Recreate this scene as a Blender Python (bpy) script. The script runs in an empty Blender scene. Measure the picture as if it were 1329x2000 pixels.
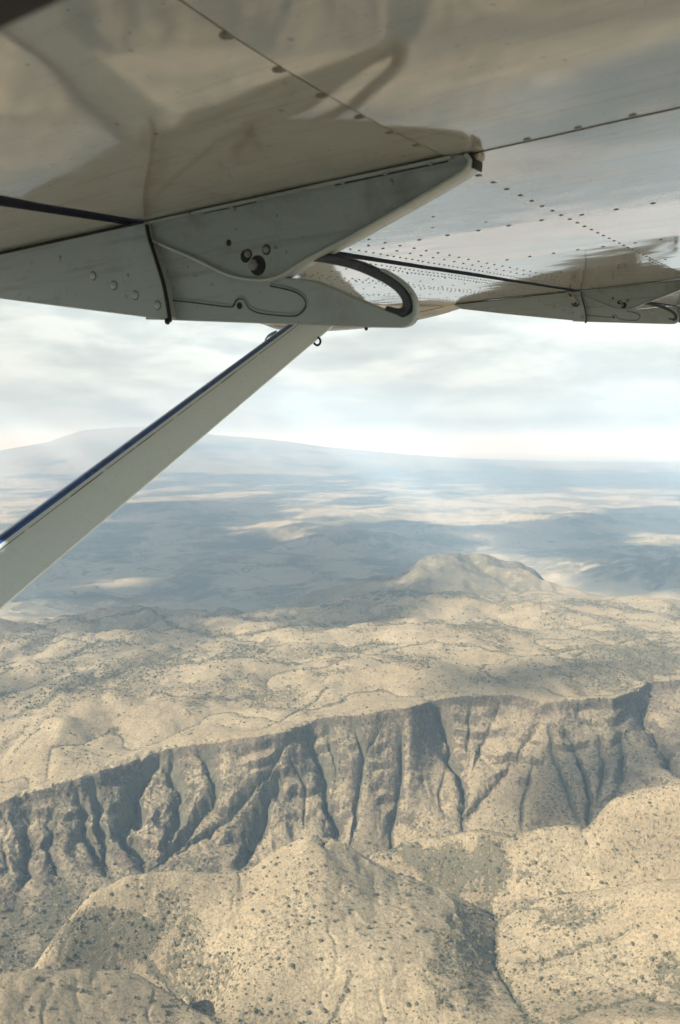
import bpy, bmesh, math, random
import numpy as np
from mathutils import Matrix, Vector

# ------------------------------------------------------------------ camera, sky, sun, exposure
SC = bpy.context.scene
COL = SC.collection
CAMZ = 1000.0                                   # metres above the plain
FPX = 1450.0                                    # focal length in pixels of the 1329 x 2000 photograph
PITCH = math.atan(132.0 / FPX)

cam_data = bpy.data.cameras.new('camera')
cam_data.sensor_fit = 'VERTICAL'
cam_data.sensor_height = 36.0
cam_data.lens = FPX / 2000.0 * 36.0
cam_data.clip_start = 0.05
cam_data.clip_end = 400000.0
cam_data.dof.use_dof = True
cam_data.dof.focus_distance = 5.0
cam_data.dof.aperture_fstop = 5.6
cam = bpy.data.objects.new('camera', cam_data)
cam.location = (0, 0, CAMZ)
cam.rotation_euler = (math.pi / 2 - PITCH, 0, 0)
COL.objects.link(cam)
SC.camera = cam

SUN_AZ = math.radians(-113.0)                   # clockwise from the viewing direction
SUN_EL = math.radians(35.0)
to_sun = Vector((math.sin(SUN_AZ) * math.cos(SUN_EL), math.cos(SUN_AZ) * math.cos(SUN_EL), math.sin(SUN_EL)))
sun_data = bpy.data.lights.new('sun', 'SUN')
sun_data.energy = 5.0
sun_data.angle = math.radians(0.5)
sun_data.color = (1.0, 0.955, 0.87)
sun = bpy.data.objects.new('sun', sun_data)
sun.rotation_euler = to_sun.to_track_quat('Z', 'Y').to_euler()
sun.location = (0, 0, 3000)
COL.objects.link(sun)

SC.view_settings.view_transform = 'Standard'
SC.view_settings.look = 'None'
SC.view_settings.exposure = 1.15
SC.view_settings.gamma = 1.0
SC.cycles.volume_bounces = 6
SC.cycles.transparent_max_bounces = 24
SC.cycles.max_bounces = 8
SC.cycles.diffuse_bounces = 3
SC.cycles.glossy_bounces = 4

world = bpy.data.worlds.new('World')
SC.world = world
world.use_nodes = True
nt = world.node_tree
nt.nodes.clear()


def nd(tree, typ, **kw):
    n = tree.nodes.new(typ)
    for k, v in kw.items():
        if k.startswith('i_'):
            n.inputs[k[2:].replace('_', ' ')].default_value = v
        elif k.startswith('n_'):
            n.inputs[int(k[2:])].default_value = v
        else:
            setattr(n, k, v)
    return n


def ramp(tree, fac, stops, interp='LINEAR'):
    r = tree.nodes.new('ShaderNodeValToRGB')
    r.color_ramp.interpolation = interp
    e = r.color_ramp.elements
    while len(e) < len(stops):
        e.new(0.5)
    for el, (p, c) in zip(e, stops):
        el.position = p
        el.color = (c[0], c[1], c[2], 1) if hasattr(c, '__len__') else (c, c, c, 1)
    tree.links.new(fac, r.inputs[0])
    return r.outputs[0]


def mixc(tree, fac, a, b, blend='MIX'):
    m = tree.nodes.new('ShaderNodeMix')
    m.data_type = 'RGBA'
    m.blend_type = blend
    for sock, v in ((m.inputs[0], fac), (m.inputs[6], a), (m.inputs[7], b)):
        if hasattr(v, 'is_output'):
            tree.links.new(v, sock)
        elif hasattr(v, '__len__'):
            sock.default_value = (v[0], v[1], v[2], 1)
        else:
            sock.default_value = v
    return m.outputs[2]


def math_n(tree, op, a, b=0.0, c=None, clamp=False):
    m = tree.nodes.new('ShaderNodeMath')
    m.operation = op
    m.use_clamp = clamp
    for i, v in enumerate((a, b, c)):
        if v is None:
            continue
        if hasattr(v, 'is_output'):
            tree.links.new(v, m.inputs[i])
        else:
            m.inputs[i].default_value = v
    return m.outputs[0]


def noise_n(tree, vec, scale, detail=4.0, rough=0.55, dist=0.0):
    n = tree.nodes.new('ShaderNodeTexNoise')
    n.inputs['Scale'].default_value = scale
    n.inputs['Detail'].default_value = detail
    n.inputs['Roughness'].default_value = rough
    n.inputs['Distortion'].default_value = dist
    if vec is not None:
        tree.links.new(vec, n.inputs['Vector'])
    return n.outputs['Fac']


# the sky: clear sky behind a broken deck of clouds laid out on a plane overhead
sky = nd(nt, 'ShaderNodeTexSky', sky_type='NISHITA', sun_disc=False, sun_elevation=SUN_EL, sun_rotation=SUN_AZ,
         altitude=1500.0, air_density=1.0, dust_density=2.5, ozone_density=1.0)
skyc = mixc(nt, 1.0, sky.outputs[0], (0.11, 0.11, 0.11), 'MULTIPLY')
tc = nt.nodes.new('ShaderNodeTexCoord')
sep = nt.nodes.new('ShaderNodeSeparateXYZ')
nt.links.new(tc.outputs['Generated'], sep.inputs[0])
zc = math_n(nt, 'ADD', math_n(nt, 'MAXIMUM', sep.outputs[2], 0.0), 0.11)
comb = nt.nodes.new('ShaderNodeCombineXYZ')
nt.links.new(math_n(nt, 'DIVIDE', sep.outputs[0], zc), comb.inputs[0])
nt.links.new(math_n(nt, 'DIVIDE', sep.outputs[1], zc), comb.inputs[1])
vm = nt.nodes.new('ShaderNodeVectorMath')
vm.operation = 'MULTIPLY'
vm.inputs[1].default_value = (8.0, 8.0, 30.0)
nt.links.new(tc.outputs['Generated'], vm.inputs[0])
cn = noise_n(nt, comb.outputs[0], 1.0, 8.0, 0.60, 0.9)
cn2 = math_n(nt, 'ADD', math_n(nt, 'MULTIPLY', noise_n(nt, vm.outputs[0], 1.0, 9.0, 0.58, 0.25), 0.7), math_n(nt, 'MULTIPLY', noise_n(nt, comb.outputs[0], 0.9, 6.0, 0.55, 0.4), 0.3))
cover = ramp(nt, cn, [(0.28, 0.9), (0.42, 1.0)])
shade = ramp(nt, cn2, [(0.38, (0.268, 0.284, 0.266)), (0.46, (0.305, 0.324, 0.300)), (0.50, (0.345, 0.363, 0.336)), (0.57, (0.415, 0.430, 0.394))])
skyfin = mixc(nt, cover, skyc, shade)
low = ramp(nt, sep.outputs[2], [(0.0, 0.85), (0.035, 0.45), (0.09, 0.0)])
skyfin = mixc(nt, low, skyfin, (0.255, 0.315, 0.325))
high = ramp(nt, sep.outputs[2], [(0.16, 0.0), (0.55, 0.85)])          # thinner cloud overhead
skyfin = mixc(nt, high, skyfin, mixc(nt, 0.35, skyc, (0.10, 0.16, 0.25)))
bg = nt.nodes.new('ShaderNodeBackground')
nt.links.new(skyfin, bg.inputs[0])
bg.inputs[1].default_value = 1.0
wo = nt.nodes.new('ShaderNodeOutputWorld')
nt.links.new(bg.outputs[0], wo.inputs[0])

# ------------------------------------------------------------------ small helpers
rng = np.random.default_rng(7)
random.seed(7)


def ray(x, y):
    sp, cp = math.sin(PITCH), math.cos(PITCH)
    a, b = (x - 664.5) / FPX, (1000.0 - y) / FPX
    return np.array([a, cp + b * sp, b * cp - sp])


def az_tan(x, y):
    r = ray(x, y)
    return math.atan2(r[0], r[1]), r[2] / math.hypot(r[0], r[1])


def perlin(x, y, seed=0):
    xi, yi = np.floor(x).astype(np.int64), np.floor(y).astype(np.int64)
    xf, yf = x - xi, y - yi

    def g(ix, iy, dx, dy):
        h = (ix * 374761393 + iy * 668265263 + seed * 974634777) & 0xFFFFFFFF
        h = ((h ^ (h >> 13)) * 1274126177) & 0xFFFFFFFF
        h = (h ^ (h >> 16)) & 0xFFFFFFFF
        a = h * (2 * math.pi / 4294967296.0)
        return np.cos(a) * dx + np.sin(a) * dy
    u = xf * xf * xf * (xf * (xf * 6 - 15) + 10)
    v = yf * yf * yf * (yf * (yf * 6 - 15) + 10)
    a = g(xi, yi, xf, yf)
    b = g(xi + 1, yi, xf - 1, yf)
    c = g(xi, yi + 1, xf, yf - 1)
    d = g(xi + 1, yi + 1, xf - 1, yf - 1)
    return (a + (b - a) * u + (c - a) * v + (a - b - c + d) * u * v) * 1.5


def fbm(x, y, wl, octv=4, seed=0, gain=0.5):
    s, amp, f = 0.0, 1.0, 1.0 / wl
    for o in range(octv):
        s = s + amp * perlin(x * f + 17.3 * o, y * f - 9.1 * o, seed + o)
        amp *= gain
        f *= 2.03
    return s


def sstep(a, b, x):
    t = np.clip((x - a) / (b - a), 0, 1)
    return t * t * (3 - 2 * t)


def new_mat(name):
    m = bpy.data.materials.new(name)
    m.use_nodes = True
    b = m.node_tree.nodes['Principled BSDF']
    return m, m.node_tree, b


def mesh_np(name, verts, quads, mat=None, smooth=True, parent=None):
    """verts (n,3), quads (m,k) with one k for all faces -> one mesh object"""
    me = bpy.data.meshes.new(name)
    k = quads.shape[1]
    me.vertices.add(len(verts))
    me.vertices.foreach_set('co', np.ascontiguousarray(verts, dtype=np.float32).ravel())
    me.loops.add(quads.size)
    me.loops.foreach_set('vertex_index', np.ascontiguousarray(quads, dtype=np.int32).ravel())
    me.polygons.add(len(quads))
    me.polygons.foreach_set('loop_start', np.arange(0, quads.size, k, dtype=np.int32))
    me.polygons.foreach_set('loop_total', np.full(len(quads), k, dtype=np.int32))
    me.polygons.foreach_set('use_smooth', np.full(len(quads), bool(smooth)))
    me.update(calc_edges=True)
    ob = bpy.data.objects.new(name, me)
    COL.objects.link(ob)
    if mat:
        me.materials.append(mat)
    if parent is not None:
        ob.parent = parent
    return ob


# ------------------------------------------------------------------ terrain: one sheet from under the aircraft to the horizon
# lofted from ridge and valley lines (pixel x, pixel y, range in metres), each giving azimuth, range and height
def curve(pts, mode='px'):
    A, D, Z = [], [], []
    for p in pts:
        if mode == 'px':
            a, t = az_tan(p[0], p[1])
            d = p[2]
            z = CAMZ + t * d
        else:                                    # (pixel x, range, height): a line hidden from here
            a, t = az_tan(p[0], 1600)
            d, z = p[1], p[2]
        A.append(a); D.append(d); Z.append(z)
    o = np.argsort(A)
    return np.array(A)[o], np.array(D)[o], np.array(Z)[o]


LINES = [
    curve([(600, 0.5, 240)], 'h'),
    curve([(600, 330, 250)], 'h'),
    curve([(0, 620, 300), (400, 620, 285), (700, 620, 300), (1000, 600, 250), (1200, 620, 290)], 'h'),
    # S near ground at the foot of the frame, crest of the little hill at left
    curve([(-200, 2015, 880), (-90, 1950, 885), (0, 1907, 890), (130, 1895, 900), (260, 1900, 905), (330, 1940, 880), (400, 1988, 845), (450, 2010, 818),
           (600, 2000, 835), (800, 2005, 825), (900, 2015, 815), (1010, 2050, 800), (1150, 2015, 820), (1329, 1995, 835), (1500, 1990, 835)]),
    # G hidden ravine at left, slopes elsewhere
    curve([(-200, 950, 215), (0, 960, 222), (130, 965, 235), (260, 965, 258), (330, 945, 262), (400, 910, 275), (470, 925, 318), (560, 930, 340),
           (700, 930, 345), (820, 930, 338), (900, 925, 320), (965, 925, 296), (1030, 925, 297), (1150, 930, 318), (1329, 930, 338), (1500, 930, 345)], 'h'),
    # C1 crest of the big tan hill with its peak
    curve([(-200, 1960, 985), (0, 1950, 1000), (70, 1888, 1030), (130, 1802, 1049), (180, 1744, 1068), (250, 1712, 1077), (300, 1704, 1080), (400, 1705, 1085), (480, 1706, 1088),
           (540, 1663, 1111), (600, 1635, 1118), (635, 1629, 1120), (665, 1645, 1125), (760, 1700, 1117), (880, 1742, 1109), (960, 1787, 1107),
           (1000, 1785, 1090), (1100, 1745, 1085), (1200, 1735, 1085), (1329, 1715, 1085), (1500, 1700, 1085)]),
    # behind it; unseen ridge back of the peak raised to cast a shadow wedge
    curve([(-200, 1040, 200), (0, 1050, 200), (70, 1080, 196), (180, 1120, 235), (300, 1130, 285), (480, 1140, 280), (570, 1160, 312), (605, 1163, 342), (642, 1165, 357), (664, 1165, 345), (690, 1165, 290), (725, 1165, 262), (760, 1165, 250), (880, 1150, 255),
           (965, 1145, 262), (1020, 1140, 290), (1100, 1140, 307), (1200, 1140, 318), (1329, 1150, 340), (1500, 1150, 345)], 'h'),
    # C2 grey ridge and right hand hill; at left the unseen shadow-casting ridge continues
    curve([(-200, 1070, 186), (0, 1090, 190), (130, 1120, 200), (250, 1160, 212), (400, 1190, 215), (540, 1215, 232), (575, 1218, 262), (610, 1220, 305), (642, 1220, 324), (662, 1218, 316), (686, 1216, 285), (706, 1216, 286)], 'h'),
    # V canyon floor
    curve([(-200, 1090, 192), (0, 1120, 200), (130, 1165, 202), (250, 1215, 203), (400, 1255, 196), (640, 1320, 186), (830, 1380, 166), (1000, 1410, 172), (1150, 1425, 182), (1329, 1470, 198), (1500, 1500, 210)], 'h'),
    # T foot of the cliff
    curve([(-200, 1800, 1275), (0, 1765, 1275), (150, 1738, 1290), (250, 1708, 1312), (400, 1690, 1340), (640, 1660, 1400), (750, 1660, 1440), (830, 1645, 1460),
           (1000, 1625, 1490), (1150, 1612, 1500), (1329, 1570, 1560), (1500, 1530, 1600)]),
]
a2, d2, z2 = curve([(750, 1668, 1217), (830, 1637, 1232), (900, 1628, 1228), (940, 1624, 1215), (1000, 1640, 1215), (1050, 1622, 1220), (1100, 1616, 1222), (1150, 1618, 1225),
                    (1195, 1562, 1235), (1250, 1541, 1242), (1329, 1535, 1245), (1500, 1530, 1245)])
q = LINES[7]
LINES[7] = (np.concatenate([q[0], a2]), np.concatenate([q[1], d2]), np.concatenate([q[2], z2]))

rim_px = [(-200, 1600), (0, 1567), (100, 1532), (200, 1500), (300, 1463), (400, 1447), (500, 1440), (560, 1422), (620, 1400), (700, 1395), (800, 1380), (850, 1362),
          (1000, 1355), (1060, 1370), (1100, 1369), (1200, 1364), (1240, 1345), (1270, 1332), (1329, 1327), (1500, 1322)]
rim_z = np.interp([p[0] for p in rim_px], [-200, 0, 200, 400, 620, 850, 1500], [318, 330, 350, 370, 390, 400, 405])
rim = [(x, y, (CAMZ - z) / -az_tan(x, y)[1]) for (x, y), z in zip(rim_px, rim_z)]
RIM = curve(rim)

DENSE = math.radians(31.0)
n_d, n_o = 1080, 90
AZ = np.concatenate([np.linspace(-math.pi, -DENSE, n_o, endpoint=False), np.linspace(-DENSE, DENSE, n_d), np.linspace(DENSE, math.pi, n_o + 1)[1:]])
NC = len(AZ)


def ev(c):
    return np.interp(AZ, c[0], c[1]), np.interp(AZ, c[0], c[2])


def smooth1(a, k):
    ker = np.hanning(k + 2)[1:-1]
    ker /= ker.sum()
    return np.convolve(np.pad(a, k // 2, mode='edge'), ker, 'valid')[:len(a)]


KD, KZ = [], []
for i, L in enumerate(LINES):
    d, z = ev(L)
    k = 15 if i in (5, 6, 7) else 31
    KD.append(smooth1(smooth1(d, k), k)); KZ.append(smooth1(smooth1(z, k), k))
rd, rz = ev(RIM)
rd, rz = smooth1(rd, 9), smooth1(rz, 15)
KD.append(rd - 15 - 5 * np.sin(AZ * 31)); KZ.append(rz - 20 - 7 * smooth1(perlin(AZ * 22, AZ * 0, 4), 9))          # foot of the caprock
KD.append(rd); KZ.append(rz)                    # rim
KD.append(rd + 40); KZ.append(rz + 3)
iT, iR0, iR1 = 9, 10, 11
for dd, zz in ((2050, 398), (2500, 378), (3000, 338), (3500, 235), (4300, 70), (5200, 20), (7000, 4), (11000, 0), (20000, 0), (45000, 0), (160000, 0)):
    if dd < 3000:
        left = np.interp(AZ, [-0.45, -0.1, 0.3], [-30.0, -8.0, 8.0])
    elif dd < 4000:
        left = np.interp(AZ, [-0.45, -0.1, 0.3], [-26.0, -6.0, 8.0])
    else:
        left = 0 * AZ
    wv = np.interp(AZ, [-0.6, -0.45, -0.3, -0.18, -0.05, 0.1, 0.2, 0.33, 0.45, 0.6], [1.0, 1.02, 0.99, 0.95, 0.99, 1.14, 1.14, 1.1, 1.1, 1.1])
    wv = 1 + (wv - 1) * (1.0 if 2400 < dd < 6000 else 0.0) + (0.035 * fbm(AZ * 40, AZ * 0 + dd * .01, 3.0, 3, 300) if 2900 < dd < 6000 else 0)
    KD.append(dd * wv * np.ones(NC)); KZ.append(zz + left)
KD, KZ = np.array(KD), np.array(KZ)
KD = np.maximum.accumulate(KD + np.arange(len(KD))[:, None] * 1e-3, axis=0)
ROWS = [6, 14, 60, 90, 130, 50, 60, 60, 60, 300, 44, 14, 170, 160, 120, 60, 60, 60, 70, 70, 70, 60, 24]
NS = len(KD) - 1
assert len(ROWS) == NS - 0 or True
ROWS = (ROWS + [40] * NS)[:NS]

# pchip slopes across the lines of every column
h = np.diff(KD, axis=0)
dl = np.diff(KZ, axis=0) / np.maximum(h, 1e-3)
m = np.zeros_like(KZ)
w1, w2 = 2 * h[1:] + h[:-1], h[1:] + 2 * h[:-1]
ok = dl[1:] * dl[:-1] > 0
with np.errstate(divide='ignore', invalid='ignore'):
    m[1:-1] = np.where(ok, (w1 + w2) / (w1 / dl[:-1] + w2 / dl[1:]), 0)
m[0], m[-1] = dl[0], dl[-1]
Dg, Zg, Pg = [], [], []
for i in range(NS):
    nr = ROWS[i]
    geo = KD[i].mean() > 1800
    for r in range(nr):
        t = r / nr
        if geo:
            tt = ((KD[i + 1] / KD[i]) ** t - 1) / (KD[i + 1] / KD[i] - 1)
        else:
            tt = t * np.ones(NC)
        t2, t3 = tt * tt, tt ** 3
        Zg.append((2 * t3 - 3 * t2 + 1) * KZ[i] + (t3 - 2 * t2 + tt) * h[i] * m[i] + (-2 * t3 + 3 * t2) * KZ[i + 1] + (t3 - t2) * h[i] * m[i + 1])
        Dg.append(KD[i] + tt * h[i])
        Pg.append(np.full(NC, i + t))
Dg.append(KD[-1]); Zg.append(KZ[-1]); Pg.append(np.full(NC, float(NS)))
Dg, Zg, Pg = np.array(Dg), np.array(Zg), np.array(Pg)
NR = len(Dg)
AZg = np.broadcast_to(AZ, Dg.shape)

# cliff zones by position between the lines
wcliff = sstep(iT - 0.6, iT + 0.25, Pg) * (1 - sstep(iR1, iR1 + 0.8, Pg))
wfore = (1 - sstep(iT - 0.9, iT, Pg)) * sstep(300, 500, Dg)
wplat = sstep(iR1 + 0.2, iR1 + 1.3, Pg) * (1 - sstep(3300, 4300, Dg))
wplain = sstep(3500, 5000, Dg)

# alcoves and buttresses of the escarpment: push the face in and out along its course
along = AZg * 1500.0
push = fbm(along, Dg * 0.3, 150, 2, 3) * 10 + fbm(along, Dg * 0.6, 46, 4, 5) * 3.5
wrim = sstep(iT + 0.1, iT + 0.85, Pg) * (1 - sstep(iR1 + 0.3, iR1 + 1.0, Pg))
Dg = Dg + push * wrim
Dg = np.maximum.accumulate(Dg, axis=0)
X, Y = np.sin(AZg) * Dg, np.cos(AZg) * Dg

PHI_C = slice(n_o, n_o + n_d)


def hit(x, y, Zs):
    """first ground point seen along the ray through a pixel"""
    a, t = az_tan(x, y)
    j = int(np.clip(np.searchsorted(AZ, a), n_o, n_o + n_d - 1))
    el = (Zs[:, j] - CAMZ) / np.maximum(Dg[:, j], 1)
    k = int(np.argmax((el >= t) & (Dg[:, j] > 300)))
    if k == 0:
        k = NR - 1
    return np.array([X[k, j], Y[k, j]])


# ravines: drawn where they run, carved into the ground (depth m, half width m, scrub)
RAV = [
    ([(145, 1552), (180, 1640), (215, 1705)], 44, 15, .8), ([(185, 1515), (198, 1600), (217, 1700)], 46, 13, .8),
    ([(300, 1490), (262, 1530), (245, 1610), (285, 1690)], 62, 20, .9), ([(335, 1475), (352, 1550), (320, 1640)], 52, 17, .9),
    ([(405, 1455), (420, 1530), (355, 1620), (295, 1690)], 44, 16, .7), ([(568, 1435), (520, 1500), (450, 1580), (370, 1635), (300, 1692)], 26, 11, .5),
    ([(545, 1500), (515, 1570), (490, 1630), (470, 1685)], 52, 16, 1.), ([(600, 1420), (632, 1510), (655, 1590), (635, 1650)], 42, 15, .8),
    ([(560, 1455), (595, 1530), (592, 1610)], 10, 5, .8),
    ([(645, 1412), (655, 1490), (650, 1560)], 14, 8, .5), ([(695, 1410), (711, 1470), (694, 1560), (685, 1650)], 22, 9, .9),
    ([(745, 1420), (700, 1500), (690, 1570)], 9, 7, .5), ([(785, 1420), (786, 1510), (766, 1590), (764, 1660)], 24, 9, .9),
    ([(848, 1370), (868, 1430), (900, 1500), (908, 1590)], 46, 14, .7), ([(868, 1500), (858, 1550), (866, 1600)], 10, 6, .8),
    ([(920, 1375), (912, 1450), (908, 1560)], 10, 7, .4), ([(975, 1372), (940, 1450), (918, 1520)], 12, 7, .4),
    ([(1062, 1385), (1020, 1450), (960, 1530), (905, 1590), (868, 1630)], 20, 12, .25),
    ([(1075, 1420), (1085, 1490), (1112, 1545), (1128, 1600)], 14, 8, .8), ([(1040, 1480), (1022, 1560), (1018, 1625)], 12, 6, .8),
    ([(1108, 1430), (1140, 1500), (1150, 1570), (1140, 1615)], 20, 8, .9), ([(1170, 1440), (1180, 1500), (1165, 1570)], 13, 7, .8),
    ([(1215, 1430), (1215, 1500), (1200, 1555)], 14, 8, .8), ([(1245, 1352), (1275, 1420), (1310, 1480), (1345, 1530)], 42, 17, .5),
    ([(50, 1580), (58, 1660), (40, 1730)], 36, 15, .6), ([(105, 1560), (95, 1660), (110, 1720)], 28, 13, .6), ([(0, 1640), (15, 1720)], 12, 9, .5),
    # foreground
    ([(1065, 2010), (1010, 1960), (975, 1900), (962, 1840), (972, 1795), (950, 1768), (900, 1750)], 10, 10, .9),
    ([(972, 1795), (1010, 1770), (1090, 1790), (1160, 1780)], 5, 7, .6), ([(1020, 1880), (1090, 1858), (1180, 1825), (1250, 1800)], 6, 9, .5),
    ([(1329, 1960), (1250, 1940), (1180, 1960), (1100, 2000)], 5, 10, .7),
    ([(430, 2000), (370, 1950), (320, 1905), (290, 1880)], 8, 10, .9),
    ([(690, 1900), (660, 1960), (650, 2000)], 3, 7, .7), ([(820, 1815), (880, 1830), (940, 1850)], 3, 8, .6),
    ([(545, 1664), (600, 1640), (638, 1634), (690, 1666), (750, 1700)], -8, 9, 0.), ([(620, 1650), (560, 1700), (500, 1760)], -3, 16, 0.), ([(880, 1750), (905, 1830), (935, 1870)], -4, 9, .3),
    # plateau drainage
    ([(640, 1335), (600, 1365), (560, 1395), (500, 1425)], 5, 7, .9), ([(520, 1345), (440, 1358), (370, 1365), (300, 1362)], 5, 8, .8),
    ([(460, 1285), (330, 1300), (220, 1320), (100, 1375), (0, 1400)], 7, 22, .8), ([(730, 1285), (760, 1262), (850, 1250), (960, 1275), (1060, 1285)], 6, 10, .8),
    ([(1060, 1285), (1180, 1255), (1329, 1240)], 5, 9, .6), ([(700, 1280), (560, 1285), (450, 1280)], 6, 14, .6), ([(880, 1295), (760, 1300), (700, 1283)], 4, 9, .5),
    ([(105, 1400), (60, 1440), (30, 1470)], 5, 14, .5), ([(0, 1330), (90, 1290), (200, 1250), (280, 1262)], 8, 22, .8),
    ([(600, 1225), (480, 1240), (380, 1235), (280, 1200)], 8, 25, .8), ([(930, 1190), (1050, 1215), (1200, 1215), (1329, 1230)], 6, 22, .5),
]
carve = np.zeros_like(Zg)
veg = np.zeros_like(Zg)
rough_xy = fbm(X, Y, 45, 3, 77)
for pts, A, w, vg in RAV:
    P = np.array([hit(px, py, Zg) for px, py in pts])
    ok = np.ones(len(P), bool)
    for i in range(1, len(P)):                   # drop a point that fell beyond a crest
        ok[i] = np.hypot(*(P[i] - P[i - 1])) < 600 or Dg[0, 0] < 0
    P = P[ok]
    lo, hi = P.min(0) - 6 * abs(w) - 30, P.max(0) + 6 * abs(w) + 30
    box = (X > lo[0]) & (X < hi[0]) & (Y > lo[1]) & (Y < hi[1])
    if not box.any():
        continue
    bx, by = X[box] + rough_xy[box] * w * .7, Y[box] + np.roll(rough_xy, 5, 1)[box] * w * .7
    best, tb = np.full(bx.shape, 1e9), np.zeros(bx.shape)
    for i in range(len(P) - 1):
        ab = P[i + 1] - P[i]
        t = np.clip(((bx - P[i][0]) * ab[0] + (by - P[i][1]) * ab[1]) / (ab @ ab + 1e-6), 0, 1)
        dd = np.hypot(bx - P[i][0] - t * ab[0], by - P[i][1] - t * ab[1])
        s = dd < best
        best[s] = dd[s]; tb[s] = (i + t[s]) / (len(P) - 1)
    fade = np.minimum(1, 0.35 + tb * 3) * np.minimum(1, 0.25 + (1 - tb) * 3)
    prof = (0.62 * np.exp(-best / (1.45 * w)) + 0.38 * np.exp(-best / (0.45 * w))) * fade
    c = carve[box]
    if A > 0:
        carve[box] = np.maximum(c, A * prof)
    else:
        carve[box] = c + A * prof
    veg[box] = np.maximum(veg[box], vg * np.exp(-(best / (w * (.75 if A > 12 else .5))) ** 2))

# hills on the plain and plateau, after one unseen hill added for its shadow (pixel x, range, height, half width, half depth)
HILLS = [(-365, 1110, 70, 95, 105), (865, 3950, 190, 290, 340), (945, 4000, 192, 270, 280), (770, 3850, 105, 300, 260), (690, 3780, 60, 330, 240), (640, 5100, 110, 130, 200), (690, 4500, 60, 400, 400),  # first: unseen hill left of frame, added to shade the gorge
         (1240, 5600, 190, 420, 500), (1380, 5200, 250, 500, 500), (1120, 5900, 110, 260, 420), (1329, 7200, 170, 700, 700), (900, 8200, 100, 900, 600), (600, 8200, 120, 420, 500),
         (700, 7400, 110, 500, 500), (480, 6200, 60, 500, 500), (200, 9200, 70, 900, 700), (1090, 9800, 130, 700, 600), (380, 12000, 80, 1500, 900),
         (95, 1700, 26, 60, 60), (150, 2150, 16, 160, 90), (300, 2350, 22, 220, 90), (60, 2750, 30, 240, 120), (330, 2900, 26, 260, 120), (520, 2500, 18, 200, 90), (180, 3150, 34, 300, 130), (480, 3250, 24, 260, 140)]
Zh = np.zeros_like(Zg)
wob = fbm(X, Y, 700, 4, 21)
for px, d, H, rx, ry in HILLS:
    a = az_tan(px, 1150)[0]
    cx, cy = math.sin(a) * d, math.cos(a) * d
    box = (abs(X - cx) < 4 * rx) & (abs(Y - cy) < 4 * ry)
    r = np.hypot((X[box] - cx) / rx, (Y[box] - cy) / ry) * (1 + 0.2 * wob[box])
    Zh[box] = np.maximum(Zh[box], H * np.exp(-r ** 2.6 * 0.62))
gul = 1 - np.abs(fbm(X, Y, 260, 4, 31))
Zh = Zh * (0.88 + 0.20 * (gul - 0.6))

# far mountain on the left
sil = [(-500, 925), (-200, 905), (0, 880), (90, 864), (160, 841), (215, 836), (280, 832), (330, 838), (420, 850), (520, 857), (640, 873), (760, 885), (900, 897), (1100, 905), (1329, 906), (1600, 912)]
MD = 32000.0
mh = np.interp(AZ, [az_tan(*p)[0] for p in sil], [CAMZ + MD * az_tan(*p)[1] for p in sil])
mh = smooth1(np.maximum(mh, 0), 9) * (np.abs(AZ) < 0.6)
prof = sstep(17500, MD, Dg) ** 1.5 * (1 - sstep(MD, 52000, Dg))
Zm = mh[None, :] * prof * (1 + (0.10 * fbm(X, Y, 5000, 5, 41)) * sstep(31500, 27000, Dg))

# relief of every zone
fx = X + 40 * fbm(X, Y, 300, 2, 51)
fy = Y + 40 * fbm(X, Y, 300, 2, 52)
rel = wfore * (fbm(fx, fy, 150, 3, 1) * 4.0 + fbm(X, Y, 42, 5, 2) * 1.5 - np.maximum(0, 0.12 - np.abs(fbm(fx, fy, 150, 4, 6))) * 14)
rid = 1 - np.abs(fbm(along + fbm(X, Y, 60, 2, 8) * 18, Dg * 0.22, 74, 4, 9)) * 2
rid2 = 1 - np.abs(fbm(X, Y, 24, 4, 10)) * 2
rel += wcliff * (rid * 1.7 - .7 + (rid2 * 0.9 + fbm(X, Y, 11, 3, 12) * 0.7) * np.interp(AZ, [-0.3, -0.18, -0.1, 0.2, 0.3], [2.3, 1.8, 1.0, 1.0, 1.9])[None, :]) * (0.45 + 0.55 * sstep(-0.3, 0.4, fbm(X, Y, 180, 2, 13)))
pl = fbm(fx, fy, 420, 3, 14)
plr = np.abs(fbm(fx, fy, 520, 4, 15))
rel += wplat * (pl * 14 + plr * 30 - 11 + fbm(X, Y, 70, 3, 16) * 2.6) * np.interp(AZ, [-0.4, 0, 0.4], [1.35, 1.0, 0.75])[None, :]
zedge = sstep(2200, 2900, Dg) * (1 - sstep(4300, 5600, Dg))
rel += zedge * ((1 - np.abs(fbm(fx, fy, 760, 4, 24)) * 2) * 24 - 16 + fbm(X, Y, 170, 3, 25) * 5)
pln = np.abs(fbm(fx, fy, 1400, 5, 17))
rel += wplain * (pln * 70 - 22) * (1 - 0.7 * sstep(9000, 20000, Dg))
Z = Zg + rel - carve + Zh + Zm

# ledges of the escarpment
step = 31.0
zz = Z + fbm(X, Y, 120, 4, 18) * 16
qf = zz / step
fr = qf - np.floor(qf)
terr = (np.floor(qf) + sstep(0.55, 0.95, fr)) * step - zz
ledge = wcliff * sstep(0.0, 0.5, fbm(X, Y, 130, 3, 19) + np.interp(AZ, [-0.5, -0.2, -0.1, 0.22, 0.3], [.25, .15, -.05, -.05, .4])[None, :]) * 0.45
Z = Z + terr * ledge * (Pg < iR1 - 0.1)

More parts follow.
